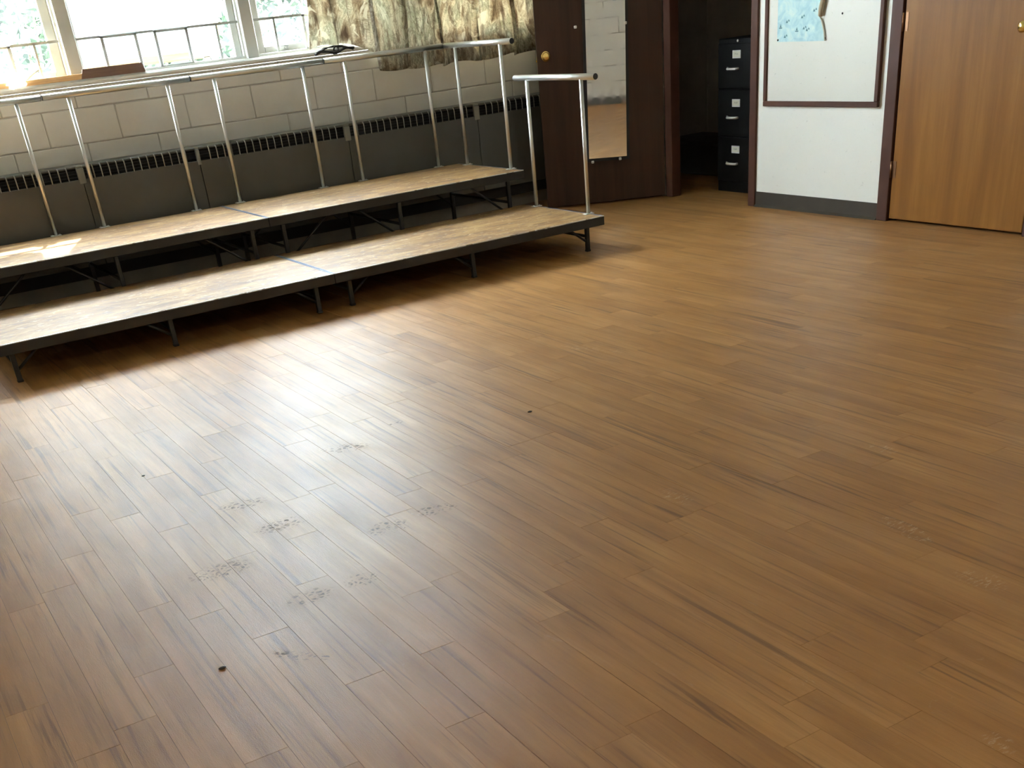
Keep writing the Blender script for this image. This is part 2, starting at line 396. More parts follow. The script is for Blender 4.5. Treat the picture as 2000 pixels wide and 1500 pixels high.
M_BARK = simple('shrub_bark', (0.10, 0.07, 0.045), 0.9)
M_CRUMB = simple('dirt_crumb', (0.05, 0.04, 0.03), 0.9)
M_FASCIA = simple('eave_paint', (0.62, 0.60, 0.55), 0.7)

# ------------------------------------------------------------------ room shell
XL, XR, YF, ZC = -2.6, 5.571, -1.0, 3.3
XC = 7.4                                                    # far side of the dark closet

# floor: slab, then single planks laid towards the windows
fl = struct(B('floor', simple('dark_adhesive', (0.05, 0.035, 0.025), 0.8), None, XL-0.1, XC, YF-0.1, Y_WALL+0.1, -0.08, -0.0035), 'brown wood-look vinyl plank floor', 'floor')
PW, PL, PX0 = 0.10335, 0.914, 0.156
def cproj(p):
    d = Vector(p)-Vector((0, 0, HCAM)); z = d.dot(_f)
    return None if z < 0.1 else (1000+FPX*d.dot(_r)/z, 1333-FPX*d.dot(_u)/z)
JOINT = {2: 2.888, 1: 2.522, 0: 2.307, 4: 2.507, 8: 2.45, 6: 1.811, 5: 2.13, 11: 1.297, 13: 1.215, 16: 1.42}
planks = []
for c in range(int((XL-PX0)/PW)-1, int((XC-PX0)/PW)+1):
    x0 = PX0+c*PW
    off = JOINT.get(c, (c*0.6180339*PL*1.0+random.random()*0.2) % PL)
    k0 = int(math.floor((YF-off)/PL))
    for k in range(k0, int((Y_WALL-off)/PL)+1):
        y0 = off+k*PL; y1 = y0+PL
        a0, a1, b0, b1 = max(x0, XL), min(x0+PW, XC), max(y0, YF), min(y1, Y_WALL)
        if a1-a0 < 0.01 or b1-b0 < 0.02: continue
        if a0 > XR+0.05 and (b1 < 5.2): continue
        n = 0
        for iy in range(12):
            yy = b0+(b1-b0)*(iy+0.5)/12
            if yy > 6.15 and a0 < 4.1: continue             # under the risers
            q = cproj(((a0+a1)/2, yy, 0))
            if q and 0 <= q[0] < 2000 and 0 <= q[1] < 1500:
                dep = (Vector(((a0+a1)/2, yy, 0))-Vector((0, 0, HCAM))).dot(_f); n += (1.33/dep)/dep**2
        planks.append((n*(b1-b0)*(a1-a0), a0, a1, b0, b1))
planks.sort(reverse=True)
pm = MB(); pm.box(-PW/2+0.00035, PW/2-0.00035, -PL/2+0.0005, PL/2-0.0005, -0.0034, 0.0)
pmesh = pm.mesh('floor_plank', MF)
rest = MB(); cnt = 0
for a, x0, x1, y0, y1 in planks:
    full = abs(x1-x0-PW) < 1e-4 and abs(y1-y0-PL) < 1e-4
    if a > 0 and cnt < 300 and full:
        o = bpy.data.objects.new('floor_plank', pmesh); COL.objects.link(o); o.parent = fl
        o.location = ((x0+x1)/2, (y0+y1)/2, random.uniform(-0.0002, 0.0)); cnt += 1
        if any(abs(o.location.x-e[0]) < PW/2+max(e[3], e[4]) and abs(o.location.y-e[1]) < PL/2+max(e[3], e[4]) for e in PRINTS+SCUFFS):
            o.material_slots[0].link = 'OBJECT'; o.material_slots[0].material = MFM
    else:
        rest.box(x0+0.0004, x1-0.0004, y0+0.0005, y1-0.0005, -0.0034, -0.0001)
ro = rest.build('floor_plank_field', MF, fl); ro['kind'] = 'stuff'

struct(B('ceiling', M_CEIL, None, XL-0.1, XC, YF-0.1, Y_WALL+0.25, ZC, ZC+0.1), 'plain white ceiling', 'ceiling')
struct(B('wall_left', M_WHITE, None, XL-0.12, XL, YF-0.1, Y_WALL+0.1, 0, ZC), 'plain white side wall', 'wall')

# block wall behind the camera, seen in the mirror
wf = struct(B('wall_front', M_MORTW, None, XL, XR+0.1, YF-0.14, YF-0.006, 0, ZC), 'white painted block wall opposite the windows', 'wall')
BL, BH = 0.457, 0.1985
bm_ = MB(); bm_.box(-BL/2+0.004, BL/2-0.004, -0.05, 0.0, -BH/2+0.004, BH/2-0.004, bev=0.004)
bwm = bm_.mesh('block', M_BLOCKW)
for r in range(14):
    for c in range(-6, 12):
        x = c*BL+(BL/2 if r % 2 else 0)+0.1
        if -0.6 < x < 4.6:
            o = bpy.data.objects.new('block', bwm); COL.objects.link(o); o.parent = wf
            o.location = (x, YF, 0.1+BH/2+r*BH); o.rotation_euler = (0, 0, math.pi)
        # beyond the part the mirror shows the wall stays plain paint
struct(B('baseboard_front', simple('grey_vinyl_base', (0.17, 0.17, 0.155), 0.45), None, XL, XR, YF, YF+0.012, 0, 0.102), 'grey vinyl base of the wall opposite the windows', 'baseboard')

# window wall of painted blocks
wb = struct(empty('wall_back', (0, Y_WALL, 0)), 'cream painted block wall under the windows', 'wall'); wb.location = (0, 0, 0)
YB0, YB1 = Y_WALL+0.006, Y_WALL+0.20
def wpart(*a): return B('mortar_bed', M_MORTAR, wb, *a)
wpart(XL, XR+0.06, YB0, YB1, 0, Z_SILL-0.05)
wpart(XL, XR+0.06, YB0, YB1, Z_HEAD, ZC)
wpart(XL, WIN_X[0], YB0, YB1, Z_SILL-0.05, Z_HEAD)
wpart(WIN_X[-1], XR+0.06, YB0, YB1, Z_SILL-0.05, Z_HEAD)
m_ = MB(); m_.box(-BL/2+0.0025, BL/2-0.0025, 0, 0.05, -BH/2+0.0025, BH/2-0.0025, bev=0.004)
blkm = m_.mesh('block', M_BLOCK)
ZJ = 0.8715                                                  # bed joint seen just above the heater
for r in range(-4, 2):
    zc = ZJ+BH/2+r*BH
    shift = 0.227 if r % 2 else 0.0
    for c in range(-9, 14):
        x = 1.14+0.2285*0+shift+c*BL
        if x-BL/2 < XL or x+BL/2 > XR+0.02: continue
        if r == 1 : continue
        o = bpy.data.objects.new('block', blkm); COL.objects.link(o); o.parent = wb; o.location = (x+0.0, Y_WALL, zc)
# short closing course directly under the sill
m_ = MB(); m_.box(-BL/2+0.0025, BL/2-0.0025, 0, 0.05, -0.056, 0.056, bev=0.004)
capm = m_.mesh('block', M_BLOCK)
for c in range(-9, 14):
    x = 1.14+0.227+c*BL
    if x-BL/2 < XL or x+BL/2 > XR+0.02: continue
    o = bpy.data.objects.new('block', capm); COL.objects.link(o); o.parent = wb; o.location = (x, Y_WALL, ZJ+BH+0.0585)

# sill
sl = MB(); sl.box(XL+0.02, XR-0.02, Y_WALL-0.035, Y_WALL+0.075, Z_SILL-0.047, Z_SILL-0.012, bev=0.012)
struct(sl.build('trim_1', M_SILL), 'pale painted window sill above the block wall', 'sill')

# white wall with the two doors
wr = struct(empty('wall_right'), 'white painted wall with whiteboard and doors', 'wall')
def rpart(y0, y1, z0, z1): return B('wall_panel', M_WHITE, wr, XR, XR+0.06, y0, y1, z0, z1)
rpart(YF-0.1, 3.94, 0, ZC); rpart(4.93, 6.12, 0, ZC); rpart(7.03, Y_WALL+0.1, 0, ZC)
rpart(3.94, 4.93, 2.06, ZC); rpart(6.12, 7.03, 2.06, ZC)
bb = MB(); bb.box(XR-0.007, XR, 5.0, 6.097, 0, 0.0945, bev=0.002); bb.prism([(0, 0), (0.022, 0), (0.007, 0.014), (0, 0.014)], 5.0, 6.097, lambda u, v, w: Vector((XR-u, w, v)))
struct(bb.build('baseboard_right', M_BASE), 'dark brown vinyl base under the whiteboard', 'baseboard')
bb = MB(); bb.box(XR-0.007, XR, YF, 3.86, 0, 0.0945, bev=0.002)
struct(bb.build('baseboard_side', M_BASE), 'dark vinyl base beyond the oak door', 'baseboard')
def frame(nm, ya, yb, label, left_w=0.065, right_w=0.065):
    t = struct(empty(nm), label, 'door frame')
    B('jamb', M_TRIM, t, XR-0.016, XR+0.066, ya-right_w, ya, 0, 2.12, bev=0.003)
    B('jamb', M_TRIM, t, XR-0.016, XR+0.066, yb, yb+left_w, 0, 2.12, bev=0.003)
    B('head', M_TRIM, t, XR-0.016, XR+0.066, ya, yb, 2.05, 2.12, bev=0.003)
    return t
frame('trim_2', 6.162, 7.0, 'reddish brown frame around the open doorway', 0.078, 0.064)
t3 = frame('trim_3', 3.962, 4.915, 'reddish brown frame around the golden oak door', 0.082, 0.08)
B('stop_strip', M_RUBBER, t3, XR+0.04, XR+0.06, 4.893, 4.915, 0, 2.05)

# oak door
d2 = struct(empty('door_2', (XR, 4.9, 0)), 'closed golden oak veneer door with brass knob', 'door'); d2.location = (0, 0, 0)
B('door_leaf', M_OAK, d2, XR-0.004, XR+0.038, 3.972, 4.906, 0.016, 2.04, bev=0.002)
kb = MB(); kb.lathe([(0.034, 0), (0.034, 0.006), (0.028, 0.010), (0.013, 0.014), (0.012, 0.034), (0.022, 0.040), (0.029, 0.052), (0.028, 0.066), (0.018, 0.074), (0.0, 0.076)], (XR-0.004, 4.092, 1.0), (-1, 0, 0))
kb.build('door_knob', M_BRASS, d2)
for z in (0.29, 1.05, 1.80):
    hg = MB(); hg.tube((XR-0.012, 4.911, z-0.045), (XR-0.012, 4.911, z+0.045), 0.0065, 10)
    hg.box(XR-0.0065, XR-0.0035, 4.880, 4.911, z-0.045, z+0.045)
    hg.build('hinge', simple('bronze_hinge', (0.20, 0.10, 0.05), 0.35, 0.8), d2)

B('wall_panel', M_CLOSET, wr, XR+0.068, XR+0.12, 3.7, 4.99, -0.01, 2.3)  # unseen plate added behind the oak door to stop light leaking under it
# dark open door; built along local +x from the hinge, face towards the room at local y = 0
d1 = struct(empty('door_1', (5.545, 7.072, 0)), 'dark stained door standing open with a long mirror on it', 'door')
d1.rotation_euler = (0, 0, math.atan2(0.498, -0.867))
# local +y points away from the room for this rotation? checked below: room side = +y
B('door_leaf', M_DARKDOOR, d1, 0.0, 0.905, -0.044, 0.0, 0.012, 2.04, bev=0.002)
kb = MB(); kb.lathe([(0.034, 0), (0.034, 0.005), (0.029, 0.009), (0.014, 0.013), (0.013, 0.030), (0.021, 0.036), (0.027, 0.046), (0.026, 0.058), (0.016, 0.064), (0.0, 0.065)], (0.842, 0.0, 1.018), (0, 1, 0))
kb.build('door_knob', M_BRASS, d1)
lt = MB(); lt.box(0.9045, 0.9065, -0.034, -0.010, 0.965, 1.02); lt.box(0.9065, 0.914, -0.030, -0.016, 0.985, 1.0, bev=0.002)
lt.build('latch_plate', M_BRASS, d1)

mr = empty('mirror'); mr.parent = None
mr.location = (5.545, 7.072, 0); mr.rotation_euler = d1.rotation_euler
tag(mr, 'tall frameless mirror hung on the dark open door', 'mirror')
ROTM = Matrix.Rotation(R(-1.6), 3, 'Y')
b_ = MB(); b_.box(0.268, 0.592, 0.003, 0.012, 0.296, 1.62, rot=ROTM, about=Vector((0.42, 0, 0.3)))
b_.build('backing_board', simple('black_backing', (0.012, 0.011, 0.012), 0.6), mr)
b_ = MB(); vs = b_.box(0.288, 0.572, 0.0145, 0.0185, 0.318, 1.60, rot=ROTM, about=Vector((0.42, 0, 0.3)))
bmesh.ops.rotate(b_.bm, cent=Vector((0, 0.0165, 0.32)), matrix=Matrix.Rotation(R(0.0), 3, 'X'), verts=b_.bm.verts[:])
glass = b_.build('mirror_glass', M_MIRROR, mr)
for (u, z) in ((0.618, 1.176), (0.262, 1.167), (0.338, 0.300), (0.545, 0.297)):
    c_ = MB(); c_.box(u-0.010, u+0.010, 0.0, 0.021, z-0.009, z+0.009, bev=0.003); c_.tube((u, 0.020, z), (u, 0.024, z), 0.004, 8)
    c_.build('mirror_clip', M_CHR2, mr)

# ------------------------------------------------------------------ closet behind the doorway
CX0 = XR+0.061
cl = struct(empty('wall_closet'), 'dim grey panelled walls of the dark side room', 'wall')
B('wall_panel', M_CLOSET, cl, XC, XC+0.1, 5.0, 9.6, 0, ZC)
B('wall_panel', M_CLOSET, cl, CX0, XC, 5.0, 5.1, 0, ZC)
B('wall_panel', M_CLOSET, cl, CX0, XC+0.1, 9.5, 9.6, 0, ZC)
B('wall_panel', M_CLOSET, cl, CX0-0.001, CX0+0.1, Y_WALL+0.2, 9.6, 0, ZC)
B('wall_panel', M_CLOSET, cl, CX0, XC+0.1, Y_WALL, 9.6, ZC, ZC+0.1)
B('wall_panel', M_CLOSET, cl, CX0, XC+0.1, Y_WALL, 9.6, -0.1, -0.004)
sc = tag(empty('storage_cabinet', (6.9, 8.4, 0)), 'dim grey two-door storage cabinet deep in the dark doorway', 'cabinet'); sc.location = (0, 0, 0)
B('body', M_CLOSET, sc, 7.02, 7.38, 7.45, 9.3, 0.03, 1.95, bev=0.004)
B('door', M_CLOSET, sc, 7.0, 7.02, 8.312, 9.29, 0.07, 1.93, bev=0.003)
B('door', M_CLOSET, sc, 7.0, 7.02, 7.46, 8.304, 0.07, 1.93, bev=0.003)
sb = tag(empty('storage_box', (6.6, 7.6, 0)), 'low black box on the floor left of the file cabinet', 'box'); sb.location = (0, 0, 0)
B('body', M_BOX, sb, 6.38, 6.85, 7.3, 8.2, 0.0, 0.22, bev=0.006)
B('lid', M_BOX, sb, 6.37, 6.86, 7.29, 8.21, 0.222, 0.25, bev=0.006)

# file cabinet
fc = tag(empty('file_cabinet', (5.9, 6.69, 0)), 'black metal three-drawer file cabinet in the doorway', 'cabinet'); fc.location = (0, 0, 0)
FY0, FY1 = 6.505, 6.885
B('body', M_CABINET, fc, 5.905, 6.52, FY0, FY1, 0.0, 1.0, bev=0.004)
lk = MB(); lk.tube((5.905, 6.677, 0.985), (5.897, 6.677, 0.985), 0.008, 12); lk.build('lock', M_CHR2, fc)
def squiggle(parent, y, z, n):
    q = MB(); pts = []
    for i in range(n*2+1):
        pts.append((0, y+0.017-0.034*i/(n*2), z+(0.005 if i % 2 else -0.004)*(1+0.5*math.sin(i*2.3))))
    q.path([(5.8868, p[1], p[2]) for p in pts], 0.0008, 5); q.build('lettering', M_INK, parent)
for i, (z0, z1, zl, zh) in enumerate(((0.688, 0.970, 0.903, 0.814), (0.378, 0.682, 0.597, 0.503), (0.075, 0.372, 0.2935, 0.198))):
    d = B('drawer', M_CABINET, fc, 5.890, 5.905, FY0+0.012, FY1-0.012, z0, z1, bev=0.004)
    h = MB(); h.box(5.887, 5.890, 6.631, 6.716, zl-0.025, zl+0.025, bev=0.001); h.build('label_holder', M_CHR2, d)
    h = MB(); h.box(5.8865, 5.8875, 6.638, 6.709, zl-0.016, zl+0.018); h.build('label_card', M_PAPER, d)
    squiggle(d, 6.673, zl+0.002, 4+i)
    h = MB()
    h.box(5.888, 5.891, 6.762, 6.778, zh-0.011, zh+0.011, bev=0.001)
    h.path([(5.890, 6.755, zh), (5.872, 6.752, zh), (5.868, 6.742, zh), (5.868, 6.665, zh), (5.872, 6.655, zh), (5.890, 6.652, zh)], 0.0085, 8)
    h.build('handle', M_CHR2, d)

# ------------------------------------------------------------------ whiteboard and torn poster
wbd = tag(empty('whiteboard', (XR, 5.53, 0.6)), 'worn whiteboard in a dark brown wooden frame on the wall', 'whiteboard'); wbd.location = (0, 0, 0)
WY0, WY1, WZ0, WZ1 = 5.046, 6.026, 0.622, 1.86
B('board', M_BOARD, wbd, XR-0.014, XR-0.001, WY0+0.02, WY1-0.02, WZ0+0.02, WZ1-0.02)
for a in ((XR-0.024, XR-0.0005, WY0, WY0+0.030, WZ0+0.030, WZ1-0.030), (XR-0.024, XR-0.0005, WY1-0.030, WY1, WZ0+0.030, WZ1-0.030),
          (XR-0.024, XR-0.0005, WY0, WY1, WZ0, WZ0+0.030), (XR-0.024, XR-0.0005, WY0, WY1, WZ1-0.030, WZ1)):
    B('frame_bar', M_TRIM, wbd, *a, bev=0.003)
ps = tag(empty('poster', (XR, 5.7, 1.0)), 'torn pale blue map poster pinned to the whiteboard', 'poster'); ps.location = (0, 0, 0)
XP = XR-0.0165
out = [(5.913, 0.985), (5.497, 0.978), (5.512, 1.03), (5.536, 1.085), (5.556, 1.115), (5.560, 1.145), (5.545, 1.19), (5.532, 1.25), (5.54, 1.50), (5.915, 1.50)]
p_ = MB(); p_.prism(out, XP, XP+0.001, lambda u, v, w: Vector((w, u, v))); p_.build('sheet', M_POSTER, ps)
# curled torn edge
def curl(pts_a, pts_b, lift):
    m = MB(); n = len(pts_a)-1
    def fn(i, j):
        k = i*n; k0 = min(int(k), n-1); f = k-k0
        a = Vector(pts_a[k0]).lerp(Vector(pts_a[k0+1]), f); b = Vector(pts_b[k0]).lerp(Vector(pts_b[k0+1]), f)
        p = a.lerp(b, j)
        return Vector((XP-0.001-lift*math.sin(math.pi*min(1, j*0.85)), p.x, p.y))
    m.grid(10, 8, fn); return m
fl_ = curl([(5.558, 1.118), (5.560, 1.148), (5.546, 1.19), (5.532, 1.25), (5.538, 1.50)], [(5.520, 1.105), (5.512, 1.15), (5.500, 1.19), (5.488, 1.25), (5.48, 1.50)], 0.026)
o = fl_.build('torn_flap', M_TAN, ps); s_ = o.modifiers.new('thickness', 'SOLIDIFY'); s_.thickness = 0.0008
fl_ = curl([(5.556, 1.112), (5.536, 1.085), (5.512, 1.03), (5.497, 0.980)], [(5.534, 1.100), (5.520, 1.080), (5.500, 1.03), (5.494, 0.978)], 0.010)
o = fl_.build('torn_flap', M_PAPER, ps); s_ = o.modifiers.new('thickness', 'SOLIDIFY'); s_.thickness = 0.0008
for (y, z) in ((5.905, 0.995), (5.500, 0.992)):
    q = MB(); q.lathe([(0.005, 0), (0.006, 0.003), (0.003, 0.006), (0.0, 0.007)], (XP, y, z), (-1, 0, 0), 10); q.build('pin', M_INK, ps)
inkp = simple('print_dark_teal', (0.10, 0.22, 0.26), 0.7)
q = MB()
def prt(pts, cy, cz, s): q.prism([(cy-u*s, cz+v*s) for u, v in pts], XP-0.0006, XP-0.0001, lambda u, v, w: Vector((w, u, v)))
boat = [(-1, 0), (1, 0), (0.7, -0.35), (-0.7, -0.35)]; sail = [(-0.5, 0.1), (0.5, 0.1), (0, 1.3)]; tree = [(-0.6, 0), (0.6, 0), (0.35, 0.5), (0, 1.0), (-0.35, 0.5)]
for (y, z, k) in ((5.885, 1.062, 0), (5.742, 1.040, 0), (5.682, 1.045, 1), (5.845, 1.005, 1), (5.700, 1.105, 1), (5.600, 1.135, 1), (5.83, 1.085, 1), (5.655, 1.035, 1)):
    if k == 0: prt(boat, y, z, 0.016); prt(sail, y, z, 0.015)
    else:
        prt(tree, y, z, 0.015); prt(tree, y-0.016, z+0.008, 0.012)
o = q.build('printed_mark', inkp, ps); o['kind'] = 'stuff'
pn = MB(); pn.lathe([(0.005, 0), (0.006, 0.003), (0.003, 0.006), (0.0, 0.007)], (XR-0.014, 5.37, 1.114), (-1, 0, 0), 10)
tag(pn.build('push_pin', M_INK), 'lone dark push pin on the bare part of the whiteboard', 'pin')

# ------------------------------------------------------------------ convector heater
ht = tag(empty('convector_heater', (3.0, 7.8, 0)), 'long grey-brown convector heater along the window wall', 'heater'); ht.location = (0, 0, 0)
HX0, HX1, HYF = -1.9, 5.40, 7.748
joints = [-1.9, -0.36, 0.685, 1.466, 2.227, 3.302, 4.347, 5.40]
for a, b in zip(joints, joints[1:]):
    B('cover_panel', M_HEATER, ht, a+0.002, b-0.002, HYF, HYF+0.012, 0.185, 0.690, bev=0.002)
B('back_plate', M_HEATIN, ht, HX0, HX1, HYF+0.085, Y_WALL-0.002, 0.10, 0.752)
tp_ = MB(); tp_.box(HX0, HX1, HYF+0.018, Y_WALL-0.002, 0.7535, 0.768, bev=0.004)
tp_.build('top_cap', M_HEATER, ht)
fnm = MB(); fnm.path([(0, 0.003, -0.078), (0, 0.0015, -0.035), (0, 0.004, -0.014), (0, 0.012, -0.003), (0, 0.026, 0.0)], 0.0040, 6)
fmesh = fnm.mesh('slat', M_HFIN)
for a, b in zip(joints, joints[1:]):
    n = max(1, round((b-a-0.06)/0.0515)); st = (b-a-0.06)/n
    for i in range(1, n):
        o = bpy.data.objects.new('slat', fmesh); COL.objects.link(o); o.parent = ht; o.location = (a+0.03+i*st, HYF, 0.765)
for x in joints[1:-1]:
    w = 0.022 if abs(x-2.227) > 0.01 else 0.012
    j_ = MB(); j_.box(x-w, x+w, HYF-0.003, HYF+0.02, 0.665, 0.755, bev=0.003); j_.box(x-w, x+w, HYF+0.004, HYF+0.09, 0.755, 0.771, bev=0.004)
    j_.build('joint_cover', M_HJOINT, ht)
ft = MB()
for k in range(3): ft.box(HX0+0.02, HX1-0.02, HYF+0.060, HYF+0.078, 0.700+k*0.018, 0.7015+k*0.018)
ft.build('fin_tube', simple('dull_fin_metal', (0.032, 0.030, 0.027), 0.6), ht)

# ------------------------------------------------------------------ risers
RL, RD = 1.8288, 0.9144
YL1, YM, YU2 = 5.856, 6.767, 7.681
XS = 2.283
ZL, ZU = 0.1945, 0.4092
T = 0.052
def make_riser(yf, zt, label, group):
    """origin at the left front corner on the floor"""
    t = tag(empty('riser_platform', (0, 0, 0)), label, 'riser', group)
    z0 = zt-T
    B('deck', M_DECK, t, 0.006, RL-0.006, 0.006, RD-0.006, zt-0.016, zt, bev=0.001)
    B('edge_rail', M_BLACK, t, 0.001, RL-0.001, 0.0, 0.022, z0, zt-0.003, bev=0.002)
    B('edge_rail', M_BLACK, t, 0.001, RL-0.001, RD-0.022, RD, z0, zt-0.003, bev=0.002)
    B('edge_rail', M_BLACK, t, 0.001, 0.022, 0.022, RD-0.022, z0, zt-0.003, bev=0.002)
    B('edge_rail', M_BLACK, t, RL-0.022, RL-0.001, 0.022, RD-0.022, z0, zt-0.003, bev=0.002)
    B('edge_strip', M_LIP, t, 0.002, RL-0.002, -0.0015, 0.0065, zt-0.0035, zt+0.0012, bev=0.0008)
    M_SEAM = M_STRIPE
    B('edge_strip', M_SEAM, t, 0.001, 0.012, 0.004, RD-0.004, zt-0.004, zt+0.0012, bev=0.0008)
    B('edge_strip', M_SEAM, t, RL-0.012, RL-0.001, 0.004, RD-0.004, zt-0.004, zt+0.0012, bev=0.0008)
    for k, (x, dr) in enumerate(((0.095, 1), (RL/2-0.02, -1), (RL-0.108, -1))):
        for y in (0.030, RD-0.055):
            l = MB(); l.box(x-0.0125, x+0.0125, y, y+0.025, 0.008, z0, bev=0.003); l.box(x-0.015, x+0.015, y-0.002, y+0.027, 0.0, 0.012, bev=0.003)
            l.build('leg', M_BLACK, t)
            br = MB(); hz = z0*0.40; ext = z0*0.78+0.02
            br.tube((x+dr*0.006, y+0.0125, hz), (x+dr*ext, y+0.0125, z0+0.004), 0.0075, 8); br.build('brace', M_BLACK, t)
        cb = MB(); cb.tube((x, 0.05, z0*0.62), (x, RD-0.05, z0*0.62), 0.009, 8); cb.build('crossbar', M_BLACK, t)
    return t
M_STRIPE = simple('blue_grey_edge', (0.055, 0.075, 0.12), 0.35, 0.3)
def guard_rail(parent, axis, a0, fixed, zt, zr, length=0.908):
    """bar with two posts and their base plates; axis 'x' runs along the riser, 'y' across it"""
    P = (lambda s, d=0.0, z=0.0: (a0+s, fixed+d, z)) if axis == 'x' else (lambda s, d=0.0, z=0.0: (fixed+d, a0+s, z))
    m = MB(); m.tube(P(0.003, 0, zr), P(length-0.003, 0, zr), 0.0175, 18); g = m.build('guard_rail', M_CHROME, parent)
    for s in (0.152, 0.152+0.6096):
        m = MB(); m.tube(P(s, 0, zt+0.004), P(s, 0, zr-0.012), 0.0122, 14); m.build('post', M_CHROME, g)
        m = MB()
        c = P(s, 0, zt)
        m.box(c[0]-0.032, c[0]+0.032, c[1]-0.02, c[1]+0.02, zt, zt+0.004, bev=0.001)
        for k in (-1, 1): m.tube((c[0]+k*0.023, c[1], zt+0.004), (c[0]+k*0.023, c[1], zt+0.008), 0.005, 8)
        m.build('base_plate', M_CHROME, g)
    for s, e in ((0.0, 0.004), (length-0.004, length)):
        m = MB(); m.tube(P(s, 0, zr), P(e, 0, zr), 0.0165, 14); m.build('end_plug', M_RUBBER, g)
    return g
ZR, ZRL = 1.158, 0.9505
low = make_riser(YL1, ZL, 'lower front riser nearest the open doorway, with one end guard rail', 'folding choir risers')
low2 = copy_tree(low)
up = make_riser(YM, ZU, 'tall back riser at the right, with two back rails and an end rail', 'folding choir risers')
up2 = copy_tree(up)
low.location = (XS, YL1, 0); low2.location = (XS-RL, YL1, 0); up.location = (XS, YM, 0); up2.location = (XS-RL, YM, 0)
low2['label'] = 'lower front riser without rails, running out of the left edge'
up2['label'] = 'tall back riser at the left, under the streaks of sunlight'
guard_rail(low, 'y', 0.003, RL-0.012, ZL, ZRL)
YP = 7.674-YM
for t in (up, up2):
    guard_rail(t, 'x', 0.004-0.021, YP, ZU, ZR); guard_rail(t, 'x', 0.004+0.9144-0.021, YP, ZU, ZR)
guard_rail(up, 'y', 0.003-0.012, RL-0.014, ZU, ZR)

